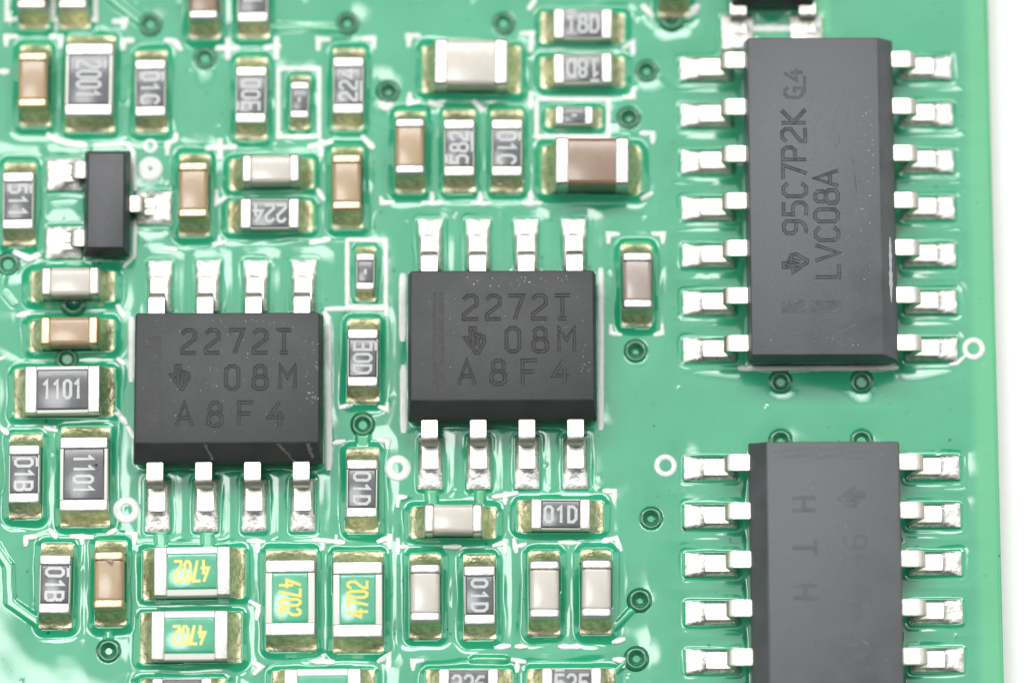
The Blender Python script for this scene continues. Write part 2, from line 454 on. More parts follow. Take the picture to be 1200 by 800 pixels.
R(549, 801, 0, '0603', '226', 0, 'black resistor marked 226 cut off at the board bottom')
R(670, 800, 0, '0603', '525', 0, 'black resistor marked 525 with a bar over the 5', [(0, 0, 1)])
R(213, 812, 0, '0603', '', 0, 'black resistor below the green resistors, mostly cut off')
R(225, 669, 0, '0805', '4702', 180, 'green resistor with yellow 4702 upside down, lying below an eight-pin chip', green=True, th=0.52, tadv=0.235)
R(222, 744, 0, '0805', '4702', 180, 'green resistor lying between another flat green resistor and a cut-off black resistor', green=True, th=0.46, tadv=0.22)
R(340, 700, 90, '0805', '4702', -90, 'upright green resistor with yellow 4702 reading downward', green=True, th=0.52, tadv=0.25)
R(419, 702, 90, '0805', '4702', 90, 'upright green resistor with yellow 4702 reading upward', green=True, th=0.50, tadv=0.25)
R(378, 812, 0, '0805', '', 0, 'green resistor lying at the board bottom, mostly cut off', green=True)
# ---- capacitors
Cc(38, 93, 90, '0603', 'cer_tan', 'tan capacitor with gold ends beside the resistor marked 2001', term='tin_warm')
Cc(238, -10, 90, '0603', 'cer_brown', 'dark brown capacitor at the board top, mostly cut off')
Cc(226, 222, 90, '0603', 'cer_tan', 'tan capacitor beside white silkscreen dot of the three-legged transistor', term='tin_warm')
Cc(317, 197, 0, '0603', 'cer_white', 'pale capacitor lying above the upside-down resistor marked 224')
Cc(406, 213, 90, '0603', 'cer_tan', 'tan capacitor below the upright resistor marked 224', term='tin_warm')
Cc(552, 72, 0, '0805', 'cer_white', 'large pale capacitor lying above resistors marked 582 and 01C', H=0.9)
Cc(694, 188, 0, '0805', 'cer_brown', 'large brown capacitor with broad silver ends', H=1.15, W=1.30)
Cc(480, 171, 90, '0603', 'cer_tan', 'tan capacitor left beside the resistor marked 582')
Cc(747, 328, 90, '0603', 'cer_mauve', 'greyish brown capacitor standing alone beside an eight-pin chip')
Cc(82, 329, 0, '0603', 'cer_white', 'pale capacitor lying below the three-legged transistor')
Cc(81, 387, 0, '0603', 'cer_tan', 'tan capacitor lying above the resistor marked 1101', term='tin_warm')
cc_ = Cc(127, 679, 90, '0603', 'cer_tan', 'tan capacitor with chipped end beside a green resistor', term='tin_warm')
blemish(cc_, [(0.42, -0.02), (0.50, 0.08), (0.56, -0.02), (0.50, -0.14), (0.36, -0.10)], 0.03 + 0.775, 'cer_brown')
Cc(531, 607, 0, '0603', 'cer_white', 'pale capacitor lying beside the flat resistor marked 01D')
Cc(498, 694, 90, '0603', 'cer_white', 'pale upright capacitor between a green resistor and a dull black resistor')
Cc(638, 690, 90, '0603', 'cer_white', 'pale upright capacitor beside the dull black resistor with faint 01D')
Cc(699, 689, 90, '0603', 'cer_white', 'pale upright capacitor with a via trace leaving its lower end')
Cc(37, -22, 90, '0603', 'cer_tan', 'capacitor in the silkscreen box, only its solder end visible')
Cc(85, -22, 90, '0603', 'cer_white', 'second capacitor in the silkscreen box, only its solder end visible')
Cc(790, -36, 90, '0603', 'cer_tan', 'capacitor beyond the top edge above a via, only solder visible')

# ------------------------------------------------------------------ integrated circuits
def lead_mesh(w, x_in, x_sh, x_ft, x_tip, z_sh, thick, zf0):
    """gull-wing lead running along +x: shoulder, slope, foot"""
    c = []      # centre line (x, z)
    def arc(cx, cz, r, a0, a1, n=5):
        for i in range(n + 1):
            a = math.radians(a0 + (a1 - a0) * i / n); c.append((cx + r * math.cos(a), cz + r * math.sin(a)))
    r = 0.16
    c.append((x_in, z_sh)); arc(x_sh - r * 0.3, z_sh - r, r, 90, 12)
    zb = zf0 + thick / 2
    arc(x_ft + r * 0.2, zb + r, r, 195, 270); c.append((x_tip, zb))
    v = []; f = []; n = len(c)
    for i, (x, z) in enumerate(c):
        a = c[max(0, i - 1)]; b2 = c[min(n - 1, i + 1)]
        tx, tz = b2[0] - a[0], b2[1] - a[1]; l = math.hypot(tx, tz); nx, nz = -tz / l, tx / l
        for s in (1, -1):
            for yy in (-w / 2, w / 2):
                v.append((x + nx * thick / 2 * s, yy, z + nz * thick / 2 * s))
    for i in range(n - 1):
        a = 4 * i; b2 = a + 4
        f += [(a, b2, b2 + 1, a + 1), (a + 2, a + 3, b2 + 3, b2 + 2), (a, a + 2, b2 + 2, b2), (a + 1, b2 + 1, b2 + 3, a + 3)]
    f += [(0, 1, 3, 2), (4 * n - 4, 4 * n - 2, 4 * n - 1, 4 * n - 3)]
    bm = bmesh.new(); bv = [bm.verts.new(p) for p in v]
    for q in f: bm.faces.new([bv[i] for i in q])
    bmesh.ops.recalc_face_normals(bm, faces=bm.faces)
    bmesh.ops.bevel(bm, geom=[e for e in bm.edges if len(e.link_faces) == 2 and e.calc_face_angle() > 1.0], offset=0.022, segments=2, affect='EDGES')
    return bm_mesh('lead', bm, 40)

def pad_solder(x0, x1, w, x_tip, lw, seed):
    """solder on a pad running along +x with a lead foot ending at x_tip"""
    rs = np.random.default_rng(seed); ph = rs.uniform(0, 6.28, 6)
    def zf(x, y):
        v = abs(y) / (w / 2)
        t = max(0.0, 1 - abs(y) / (lw / 2 + 0.10)) if x < x_tip else max(0.0, 1 - math.hypot(x - x_tip, max(0, abs(y) - lw * .4)) / 0.36) * 0.34
        z = 0.045 + 0.20 * t ** 1.2 + 0.012 * math.sin(8 * x + ph[0]) * math.sin(9 * y + ph[1]) + 0.006 * math.sin(19 * x + ph[2]) * math.sin(17 * y + ph[3])
        e = min(x1 - x, x - x0, w / 2 - abs(y)); z -= 0.035 * max(0, 1 - e / 0.06)
        return z
    xs = [x0 + (x1 - x0) * i / 15 for i in range(16)]; ys = [-w/2 + w * k / 9 for k in range(10)]
    return grid_solid('solder_joint', xs, ys, zf, -0.06)

def small_outline(px, py, npins, rz, label, mat, top, chamfer, nshow=None, off=(0, 0), zt=1.62, bl=None):
    """gull-wing chip; local x along the pin rows, pin 1 side is local -y when chamfer=-1"""
    x, y = P(px, py, 0.0); x += off[0]; y += off[1]
    t = thing('integrated_circuit', label, 'chip', (x, y, 0), rz, 'gull-wing chips soldered to the board')
    n = npins // 2; Lb = bl or (4.93 if npins == 8 else 8.65); hw = 1.97
    i0, i1 = (0.43, 0.07) if chamfer < 0 else (0.07, 0.43)
    j0, j1 = (0.07, 0.03) if chamfer < 0 else (0.03, 0.07)
    body = loft('body', [(-Lb/2 + .10, Lb/2 - .10, -hw + .10, hw - .10, 0.12),
                         (-Lb/2, Lb/2, -hw, hw, 0.82), (-Lb/2, Lb/2, -hw, hw, 0.96),
                         (-Lb/2 + .03, Lb/2 - .03, -hw + j0, hw - j1, 1.12),
                         (-Lb/2 + .08, Lb/2 - .08, -hw + i0, hw - i1, zt)], 0.045, 2)
    obj('body', body, M[mat], t)
    lm = cached('soic_lead', lambda: lead_mesh(0.42, 1.80, 2.40, 2.46, 3.10, 0.92, 0.20, 0.05))
    for s in (-1, 1):
        for i in range(n):
            lx = (i - (n - 1) / 2) * 1.27
            ld = obj('lead', lm, M['lead'], t, (lx, 0, 0), s * math.pi / 2)
            k = random.randint(0, 5)
            obj('solder_joint', cached(('soic_pad', k), lambda: pad_solder(2.25, 3.61, 0.63, 3.10, 0.42, 5 + k)), M['solder'], ld)
            wx, wy = lx, s * 2.93
            cx = x + wx * math.cos(rz) - wy * math.sin(rz); cy = y + wx * math.sin(rz) + wy * math.cos(rz)
            footprint(cx, cy, 0.30, 0.68, rz, 0.03, 0.05, 0.13)
    footprint(x, y, Lb/2 - .1, hw - .12, rz, 0.1, 0.10, 0.16)
    return t, x, y

def ic_text(t, x, y, rz, text, px, py, ang, h, adv, sw, zt, mat, profile=GROOVE):
    """lettering whose first character is centred at photo pixel px, py"""
    wx, wy = P(px, py, zt)
    dx, dy = wx - x, wy - y
    lx = dx * math.cos(-rz) - dy * math.sin(-rz); ly = dx * math.sin(-rz) + dy * math.cos(-rz)
    o = obj('marking', text_mesh(text, h, adv, sw, 0.0, profile, center=False, jit=0.004, wide=h * 1.35 if text != '@' else h), M[mat], t, (lx, ly, zt), math.radians(ang) - rz)
    return o

ZT = 1.62
def bar_mark(t, x, y, rz, x0, y0, x1, y1, mat):
    a = P(x0, y0, ZT); b2 = P(x1, y1, ZT)
    v = []; f = []
    cs, sn = math.cos(-rz), math.sin(-rz)
    loc = lambda p: ((p[0] - x) * cs - (p[1] - y) * sn, (p[0] - x) * sn + (p[1] - y) * cs)
    q0, q1 = loc(a), loc(b2)
    xa, xb = sorted((q0[0], q1[0])); ya, yb = sorted((q0[1], q1[1]))
    nx = max(4, int((xb - xa) / 0.05)); ny = max(4, int((yb - ya) / 0.05))
    me = grid_solid('marking', [xa + (xb - xa) * i / nx for i in range(nx + 1)], [ya + (yb - ya) * i / ny for i in range(ny + 1)],
                    lambda X, Y: ZT + 0.004 + random.uniform(0, 0.008), ZT - 0.01, smooth=False)
    obj('marking', me, M[mat], t)

# the eight-pin chips
ic1, x1_, y1_ = small_outline(270.7, 463, 8, 0.0, 'dull speckled eight-pin chip marked 2272I beside upright resistor marked 1101', 'epoxy_dark', None, -1)
for (tx, px, py, adv) in (('2272I', 221, 400, 0.62), ('@', 213, 442, 0.6), ('08M', 272, 442, 0.72), ('A8F4', 216, 485, 0.79)):
    ic_text(ic1, x1_, y1_, 0.0, tx, px, py, 0, 0.60 if tx != '@' else 0.5, adv, 0.055, ZT, 'mark_faint')
bar_mark(ic1, x1_, y1_, 0.0, 174, 392, 187, 502, 'mark_faint')
ic2, x2_, y2_ = small_outline(588.7, 414, 8, 0.0, 'eight-pin chip marked 2272I beside greyish brown capacitor', 'epoxy_dark', None, -1)
for (tx, px, py, adv) in (('2272I', 551, 360, 0.60), ('@', 559, 399, 0.6), ('08M', 601, 398, 0.70), ('A8F4', 547, 436, 0.81)):
    ic_text(ic2, x2_, y2_, 0.0, tx, px, py, 0, 0.62 if tx != '@' else 0.55, adv, 0.055, ZT, 'mark_dark')
bar_mark(ic2, x2_, y2_, 0.0, 507, 342, 512, 462, 'mark_dark')
bar_mark(ic2, x2_, y2_, 0.0, 514, 342, 520, 462, 'mark_dark')
# the fourteen-pin chips; rz = 90 degrees turns local -y to the right
RZ = math.pi / 2
ic3, x3_, y3_ = small_outline(958.8, 244, 14, RZ, 'fourteen-pin chip marked LVC08A with scratched grey top', 'epoxy_grey', None, -1)
ic_text(ic3, x3_, y3_, RZ, '@', 932, 306, 90, 0.52, 0.4, 0.055, ZT, 'mark_grey')
ic_text(ic3, x3_, y3_, RZ, '95C7P2K', 932, 266, 90, 0.60, 0.492, 0.055, ZT, 'mark_grey')
ic_text(ic3, x3_, y3_, RZ, 'G4', 930, 109, 90, 0.46, 0.47, 0.045, ZT, 'mark_grey', GHOST)
ic_text(ic3, x3_, y3_, RZ, '-', 943, 99, 90, 0.9, 0.9, 0.04, ZT, 'mark_grey', GHOST)
ic_text(ic3, x3_, y3_, RZ, 'LVC08A', 970, 318, 90, 0.60, 0.497, 0.055, ZT, 'mark_grey')
bar_mark(ic3, x3_, y3_, RZ, 916, 352, 986, 366, 'mark_grey')
ox, oy = 0.0, -3 * 1.27
ic4, x4_, y4_ = small_outline(962.9, 548, 14, RZ, 'fourteen-pin chip with barely legible marking, nearest the bottom via column', 'epoxy_grey', None, 1, off=(ox, oy))
ic_text(ic4, x4_, y4_, RZ, '@', 998, 584, -90, 0.52, 0.4, 0.05, ZT, 'mark_ghost', GHOST)
ic_text(ic4, x4_, y4_, RZ, '95 7 4V', 1002, 634, -90, 0.58, 0.52, 0.05, ZT, 'mark_ghost', GHOST)
ic_text(ic4, x4_, y4_, RZ, 'H T H', 942, 590, -90, 0.58, 0.57, 0.05, ZT, 'mark_ghost', GHOST)

# dust, streaks and scratches on the chips
def specks(t, x, y, rz, boxes, mat='dust'):
    v = []; f = []
    for (xa, ya, xb, yb, n, smax) in boxes:
        for k in range(n):
            wx, wy = P(random.uniform(xa, xb), random.uniform(ya, yb), ZT)
            dx, dy = wx - x, wy - y
            lx = dx * math.cos(-rz) - dy * math.sin(-rz); ly = dx * math.sin(-rz) + dy * math.cos(-rz)
            r = smax * random.uniform(0.3, 1.0) ** 2; b0 = len(v); m_ = 5; a0 = random.uniform(0, 6)
            v.append((lx, ly, ZT + 0.4 * r + 0.004))
            for q in range(m_):
                rr = r * random.uniform(0.5, 1.2); a = a0 + 2 * math.pi * q / m_
                v.append((lx + rr * math.cos(a), ly + rr * math.sin(a), ZT - 0.002))
            for q in range(m_): f.append((b0, b0 + 1 + q, b0 + 1 + (q + 1) % m_))
    o = obj('dust_specks', mesh_data('dust_specks', v, f), M[mat], t); o['kind'] = 'stuff'
def scratches(t, x, y, rz, lines, w, mat):
    v = []; f = []
    for k, l in enumerate(lines):
        pts = []
        for (px, py) in l:
            wx, wy = P(px, py, ZT); dx, dy = wx - x, wy - y
            pts.append((dx * math.cos(-rz) - dy * math.sin(-rz), dx * math.sin(-rz) + dy * math.cos(-rz)))
        strip(v, f, pts, w * random.uniform(0.6, 1.3), ZT + 0.0009 * (k % 7), FLAT)
    o = obj('scratches', mesh_data('scratches', v, f), M[mat], t); o['kind'] = 'stuff'
def chamfer_streaks(t, spans, mat='dust_dim'):
    # on the sloping pin 1 side: local y from -1.90 at z 1.12 to -1.54 at z 1.62
    v = []; f = []
    n_ = Vector((0, -0.5, 0.36)).normalized() * 0.006
    for (xa, ta, xb, tb_, w) in spans:
        m_ = 7; b0 = len(v)
        for i in range(m_):
            u = i / (m_ - 1); tt = ta + (tb_ - ta) * u; xx = xa + (xb - xa) * u + random.uniform(-.02, .02)
            p = Vector((0, -1.90 + 0.36 * tt, 1.12 + 0.5 * tt)) + n_
            ww = w * random.uniform(0.4, 1.0)
            v += [(xx - ww, p.y, p.z), (xx + ww, p.y, p.z)]
        for i in range(m_ - 1): f.append((b0 + 2*i, b0 + 2*i + 1, b0 + 2*i + 3, b0 + 2*i + 2))
    o = obj('residue_streaks', mesh_data('residue_streaks', v, f), M[mat], t); o['kind'] = 'stuff'
M['dust'] = simple('pale_dust', (0.55, 0.56, 0.56), 0.6)
M['dust_dim'] = simple('grey_residue', (0.16, 0.165, 0.17), 0.6, var=0.4, vscale=12)
M['scuff'] = simple('scuffed_epoxy', (0.105, 0.11, 0.115), 0.5)
specks(ic1, x1_, y1_, 0.0, [(166, 375, 372, 508, 150, 0.020), (358, 395, 374, 470, 40, 0.026), (240, 372, 330, 378, 18, 0.022), (168, 415, 186, 430, 10, 0.025), (245, 405, 265, 460, 25, 0.022)])
chamfer_streaks(ic1, [(-0.55, 0.95, -0.40, 0.02, 0.05), (1.35, 0.95, 1.66, 0.05, 0.07), (2.10, 0.98, 2.22, 0.1, 0.07), (1.42, 0.6, 1.74, -0.1, 0.05)])
specks(ic2, x2_, y2_, 0.0, [(486, 322, 692, 455, 110, 0.017), (545, 323, 672, 336, 45, 0.030), (678, 400, 692, 445, 25, 0.022), (655, 380, 672, 392, 12, 0.022)])
specks(ic3, x3_, y3_, RZ, [(880, 55, 1022, 400, 90, 0.016), (1008, 110, 1024, 330, 70, 0.026), (880, 395, 1010, 405, 20, 0.025)])
sl_ = []
for k in range(26):
    a, b2 = random.uniform(940, 1000), random.uniform(95, 185); l = random.uniform(6, 26)
    sl_.append([(a, b2), (a + l * random.uniform(0.1, 0.4), b2 - l)])
sl_.append([(978, 390), (990, 386), (1004, 381)])
scratches(ic3, x3_, y3_, RZ, sl_, 0.022, 'scuff')
scratches(ic3, x3_, y3_, RZ, [[(999, 185), (1001, 200), (1004, 226)], [(978, 172), (984, 166), (983, 160)], [(1000, 192), (1004, 186)]], 0.018, 'mark_grey')
v = []; f = []
for i in range(15):
    u = i / 14; lx = -1.05 - 1.75 * u; w = 0.07 * random.uniform(0.3, 1.0) * (0.35 + 0.65 * math.sin(math.pi * u))
    for dt in (-w, w):
        tt = 0.35 + dt * 3
        v.append((lx, -1.90 + 0.36 * tt - 0.006, 1.12 + 0.5 * tt + 0.005))
for i in range(14): f.append((2*i, 2*i + 1, 2*i + 3, 2*i + 2))
obj('residue', mesh_data('residue', v, f, True), M['dust'], ic3)
specks(ic4, x4_, y4_, RZ, [(900, 525, 1040, 790, 70, 0.016), (930, 528, 1040, 538, 16, 0.022)])
scratches(ic4, x4_, y4_, RZ, [[(900 + 5 * k, 522 + (k * 7) % 16), (928 + 5 * k, 522 + (k * 7) % 16)] for k in range(20)], 0.018, 'scuff')

# the three-legged transistors
def transistor(cx, cy, label, rz=0.0, L=2.86, W=1.22, H=1.0):
    t = thing('transistor', label, 'transistor', (cx, cy, 0), rz, 'three-legged transistors')
    obj('body', loft('body', [(-W/2 + .1, W/2 - .1, -L/2 + .1, L/2 - .1, 0.08), (-W/2, W/2, -L/2, L/2, 0.50), (-W/2, W/2, -L/2, L/2, 0.58),
                              (-W/2 + .05, W/2 - .05, -L/2 + .05, L/2 - .05, 0.72), (-W/2 + .12, W/2 - .12, -L/2 + .14, L/2 - .14, H)], 0.05, 3), M['epoxy_gloss'], t)
    lm = cached('sot_lead', lambda: lead_mesh(0.42, 0.5, 0.82, 0.86, 1.22, 0.50, 0.13, 0.05))
    for (s, yy) in ((-1, 0.92), (-1, -0.92), (1, 0.0)):
        ld = obj('lead', lm, M['lead'], t, (0, yy, 0), 0.0 if s > 0 else math.pi)
        k = random.randint(0, 5)
        obj('solder_joint', cached(('sot_pad', k), lambda: pad_solder(0.72, 1.66, 0.84, 1.22, 0.42, 55 + k)), M['solder'], ld)
        a = math.cos(rz) * s * 1.18 - math.sin(rz) * yy; b2 = math.sin(rz) * s * 1.18 + math.cos(rz) * yy
        footprint(cx + a, cy + b2, 0.47, 0.42, rz, 0.05, 0.05, 0.12)
    footprint(cx, cy, W/2 - .1, L/2 - .1, rz, 0.1, 0.08, 0.14)
tx_, ty_ = P(124, 235, 0.95)
transistor(tx_, ty_, 'glossy black three-legged transistor beside the resistor marked 511')
tx_, ty_ = P(905, 13, 0.3)
transistor(tx_, ty_ + 1.35 * 0.5, 'black three-legged transistor above the fourteen-pin chip, mostly cut off', math.pi / 2, L=2.2)

# ------------------------------------------------------------------ the board
EDGE = P(1167, 400, 0.0)[0]
X0, X1, Y0, Y1 = -16.5, EDGE, -12.2, 12.8
STEP = 0.042
nx = int((X1 - X0) / STEP) + 1; ny = int((Y1 - Y0) / STEP) + 1
gx = np.linspace(X0, X1, nx); gy = np.linspace(Y0, Y1, ny)
GX, GY = np.meshgrid(gx, gy)

def vnoise(cell, seed):
    r = np.random.default_rng(seed)
    nxl = int((X1 - X0) / cell) + 4; nyl = int((Y1 - Y0) / cell) + 4
    lat = r.uniform(-1, 1, (nyl, nxl))
    u = (GX - X0) / cell; w = (GY - Y0) / cell
    i = u.astype(int); j = w.astype(int); fx = u - i; fy = w - j
    fx = fx * fx * fx * (fx * (6 * fx - 15) + 10); fy = fy * fy * fy * (fy * (6 * fy - 15) + 10)
    a = lat[j, i] * (1 - fx) + lat[j, i + 1] * fx; b2 = lat[j + 1, i] * (1 - fx) + lat[j + 1, i + 1] * fx
    return a * (1 - fy) + b2 * fy

Z = 0.026 * vnoise(3.1, 1) + 0.012 * vnoise(1.4, 2) + 0.0035 * vnoise(0.6, 3)
wn = 0.65 * vnoise(1.1, 4) + 0.35 * vnoise(0.45, 5)
# signed distance to all footprints, in units of each moat's width
tmin = np.full_like(Z, 9.0); rise = np.zeros_like(Z); dmin = np.full_like(Z, 9.0)
acc = np.zeros_like(Z)
for (cx, cy, hx, hy, rz, r, rs, w) in FOOT:
    mrg = 3.0
    ext = math.hypot(hx, hy) + mrg
    ia, ib = np.searchsorted(gx, [cx - ext, cx + ext]); ja, jb = np.searchsorted(gy, [cy - ext, cy + ext])
    if ia >= ib or ja >= jb: continue
    sl = (slice(ja, jb), slice(ia, ib))
    dx = GX[sl] - cx; dy = GY[sl] - cy
    lx = dx * math.cos(-rz) - dy * math.sin(-rz); ly = dx * math.sin(-rz) + dy * math.cos(-rz)
    qx = np.abs(lx) - (hx - r); qy = np.abs(ly) - (hy - r)
    d = np.hypot(np.maximum(qx, 0), np.maximum(qy, 0)) + np.minimum(np.maximum(qx, qy), 0) - r
    ww = w * (1.22 + 0.55 * wn[sl])
    tt = d / ww
    acc[sl] += np.exp(-np.clip(tt, -3, 9) * 3.4)
    better = tt < tmin[sl]
    tmin[sl] = np.where(better, tt, tmin[sl]); rise[sl] = np.where(better, rs, rise[sl]); dmin[sl] = np.minimum(dmin[sl], d)
ts = -np.log(np.maximum(acc, 1e-20)) / 3.4          # smooth union of the moats
ts = np.where(acc > 0, ts, 9.0)
t = np.clip(1.0 - ts, 0, 1.0)
sm = np.clip(t / 0.45, 0, 1); sm = sm * sm * (3 - 2 * sm)
sh = np.clip(np.exp(-np.clip(dmin - 0.22, 0, 9) / 0.50) - 0.004, 0, 1) * (1.1 + 0.75 * vnoise(1.7, 9) + 0.35 * vnoise(0.8, 10))
Z = Z - 0.022 * (1.0 + 0.9 * vnoise(0.8, 21)) * sm - 0.042 * sh + rise * t ** 1.9
lip = np.exp(-((ts - 1.12) / 0.10) ** 2)             # slightly swollen outer lip of the varnish
Z = Z + 0.002 * lip
Z = np.where(dmin < -0.02, -0.045, Z)
tone = np.zeros_like(Z)
# tiny bubbles and dust lumps caught in the varnish
for k in range(260):
    bx, by = rng.uniform(X0 + .3, X1 - .3), rng.uniform(Y0 + .3, Y1 - .3); br = rng.uniform(0.022, 0.06)
    ia, ib = np.searchsorted(gx, [bx - .2, bx + .2]); ja, jb = np.searchsorted(gy, [by - .2, by + .2]); sl = (slice(ja, jb), slice(ia, ib))
    dd = np.hypot(GX[sl] - bx, GY[sl] - by)
    Z[sl] += np.where(dmin[sl] > 0.03, rng.choice([0.012, 0.02, -0.012]) * np.exp(-(dd / br) ** 2), 0)

def seg_dist(p, q):
    ax, ay = p; bx, by = q
    vx, vy = bx - ax, by - ay; l2 = vx * vx + vy * vy + 1e-9
    u = np.clip(((GX - ax) * vx + (GY - ay) * vy) / l2, 0, 1)
    return np.hypot(GX - ax - u * vx, GY - ay - u * vy)
TRACES = [([(-5, 640), (10, 662), (12, 705), (44, 728)], 0.22), ([(125, -5), (165, 27)], 0.16), ([(318, 32), (398, 33)], 0.16),
          ([(188, 618), (190, 650)], 0.26), ([(243, 618), (244, 648)], 0.26), ([(505, 570), (507, 592)], 0.26), ([(562, 570), (563, 592)], 0.2),
          ([(127, 735), (127, 762)], 0.16), ([(720, 735), (738, 716), (752, 704)], 0.12), ([(425, 500), (425, 528)], 0.3),
          ([(735, 772), (722, 785), (700, 785)], 0.12), ([(555, 772), (592, 772)], 0.13),
          ([(8, 305), (2, 340), (16, 356)], 0.12)]
for pts, w in TRACES:
    q = [P(*p) for p in pts]
    for a, b2 in zip(q, q[1:]):
        k = np.clip((w / 2 + 0.05 - seg_dist(a, b2)) / 0.07, 0, 1); k = k * k * (3 - 2 * k)
        k = np.where(dmin > 0.02, k, 0)
        Z = np.maximum(Z, Z * (1 - k) + (0.012) * k); tone = np.maximum(tone, 0.22 * k)
# bare laminate along the routed edge and round the cut-off transistor
edge = np.clip((GX - (EDGE - 0.78)) / 0.34, 0, 1); tone = np.maximum(tone, 0.42 * edge * edge * (3 - 2 * edge))
qa, qb = P(950, 40), P(974, -60)
kk = np.clip(np.minimum(np.minimum(GX - qa[0] + .1, qb[0] - GX), GY - qa[1]) / 0.12, 0, 1); tone = np.maximum(tone, 0.45 * kk)
# the lacquer rounds down at the routed edge
Z = Z - 0.05 * np.clip(1 - (EDGE - GX) / 0.10, 0, 1) ** 2
VIAS = [(240, 68), (407, 27), (787, 22), (758, 83), (745, 411), (425, 497), (915, 447), (1010, 447), (763, 607), (750, 703), (746, 771),
        (127, 762), (176, 28), (915, 516), (1010, 516), (455, 107), (590, 27), (737, 138), (86, 355), (78, 420), (9, 309)]
vr = 0.27
vias = []
for (px, py) in VIAS:
    x, y = P(px, py)
    if np.any(np.hypot(GX - x, GY - y) < 0.02): pass
    d = np.hypot(GX - x, GY - y)
    Z = Z - 0.045 * np.exp(-(d / 0.52) ** 2)
    k = np.clip((0.29 - d) / 0.05, 0, 1); Z = Z * (1 - k) + (-0.13) * k
    vias.append((x, y))

board = thing('circuit_board', 'green circuit board wet with clear varnish on a white table', 'circuit board', (0, 0, 0))
verts = np.stack([GX.ravel() * S, GY.ravel() * S, Z.ravel() * S], 1)
idx = np.arange(nx * ny).reshape(ny, nx)
quads = np.stack([idx[:-1, :-1], idx[:-1, 1:], idx[1:, 1:], idx[1:, :-1]], -1).reshape(-1, 4)
me = bpy.data.meshes.new('solder_mask')
me.vertices.add(len(verts)); me.vertices.foreach_set('co', verts.ravel())
me.loops.add(quads.size); me.loops.foreach_set('vertex_index', quads.ravel().astype(np.int32))
me.polygons.add(len(quads)); me.polygons.foreach_set('loop_start', np.arange(0, quads.size, 4, dtype=np.int32))
me.polygons.foreach_set('use_smooth', np.ones(len(quads), dtype=bool))
me.update(calc_edges=True)
at = me.attributes.new('tone', 'FLOAT', 'POINT'); at.data.foreach_set('value', tone.ravel().astype(np.float32))
obj('solder_mask', me, M['mask'], board)
obj('substrate', round_box('substrate', X0, X1 - 0.002, Y0, Y1, -1.69, -0.15, 0.02, 1), M['substrate'], board)

def zat(x, y):
    u = (x - X0) / (X1 - X0) * (nx - 1); w = (y - Y0) / (Y1 - Y0) * (ny - 1)
    i = min(max(int(u), 0), nx - 2); j = min(max(int(w), 0), ny - 2); fx, fy = u - i, w - j
    return float((Z[j, i] * (1 - fx) + Z[j, i + 1] * fx) * (1 - fy) + (Z[j + 1, i] * (1 - fx) + Z[j + 1, i + 1] * fx) * fy)

# vias: lacquered collar with a dimple
def via_mesh():
    prof = [(0.0, -0.10), (0.05, -0.097), (0.10, -0.082), (0.14, -0.055), (0.175, -0.015), (0.20, 0.018), (0.225, 0.030), (0.25, 0.028), (0.29, 0.012), (0.33, -0.012), (0.36, -0.04)]
    n = 24; v = [(0, 0, prof[0][1])]; f = []
    for (r, z) in prof[1:]:
        for k in range(n): v.append((r * math.cos(2 * math.pi * k / n), r * math.sin(2 * math.pi * k / n), z))
    for k in range(n): f.append((0, 1 + k, 1 + (k + 1) % n))
    for i in range(len(prof) - 2):
        for k in range(n):
            a = 1 + i * n + k; b2 = 1 + i * n + (k + 1) % n
            f.append((a, a + n, b2 + n, b2))
    return mesh_data('via', v, f, True)
vm = via_mesh()
for (x, y) in vias:
    inside = any(math.hypot(x - c[0], y - c[1]) < 0.25 for c in FOOT)
    obj('via', vm, M['via'], board, (x, y, zat(x + 0.33, y) + 0.008))

# ------------------------------------------------------------------ white legend ink, with two strokes of painted glare, laid on the lacquer
def dens(pts, step=0.09):
    out = [pts[0]]
    for a, b2 in zip(pts, pts[1:]):
        l = math.hypot(b2[0] - a[0], b2[1] - a[1]); n = max(1, int(l / step))
        for i in range(1, n + 1): out.append((a[0] + (b2[0] - a[0]) * i / n, a[1] + (b2[1] - a[1]) * i / n))
    return out

def silk(pts_px, w=0.13, name='silkscreen_mark', closed=False):
    q = [P(*p) for p in pts_px]
    if closed: q.append(q[0])
    v = []; f = []
    q = dens(q)
    strip(v, f, q, w, 0.0, [(-0.58, -0.02), (-0.5, 0.006), (-0.25, 0.009), (0, 0.009), (0.25, 0.009), (0.5, 0.006), (0.58, -0.02)])
    keep = []; nq = len(q); zo = random.uniform(0, 0.006)
    ctr = [(p[0], p[1]) for p in q]; ph = random.uniform(0, 6)
    vv = []
    for i, (x, y, z) in enumerate(v):
        c = ctr[i // 7]; sc_ = 1.0 + (0.16 if nq < 14 else 0.04) * math.sin(i // 7 * 1.9 + ph) + (random.uniform(-.06, .06) if nq < 14 else random.uniform(-.025, .025))
        if i // 7 in (0, nq - 1): sc_ *= 0.62
        vv.append((c[0] + (x - c[0]) * sc_, c[1] + (y - c[1]) * sc_, z))
    v = vv
    for (x, y, z) in v:
        ja_ = 0.008 if nq < 14 else 0.003; jx, jy = random.uniform(-ja_, ja_), random.uniform(-ja_, ja_)
        keep.append((x + jx, y + jy, max(zat(x, y), -0.04) + z + zo))
    ox = sum(p[0] for p in keep) / len(keep); oy = sum(p[1] for p in keep) / len(keep)
    me = mesh_data(name, [(a - ox, b2 - oy, c) for a, b2, c in keep], f, True)
    return obj(name, me, M['silk'], board, (ox, oy, 0))

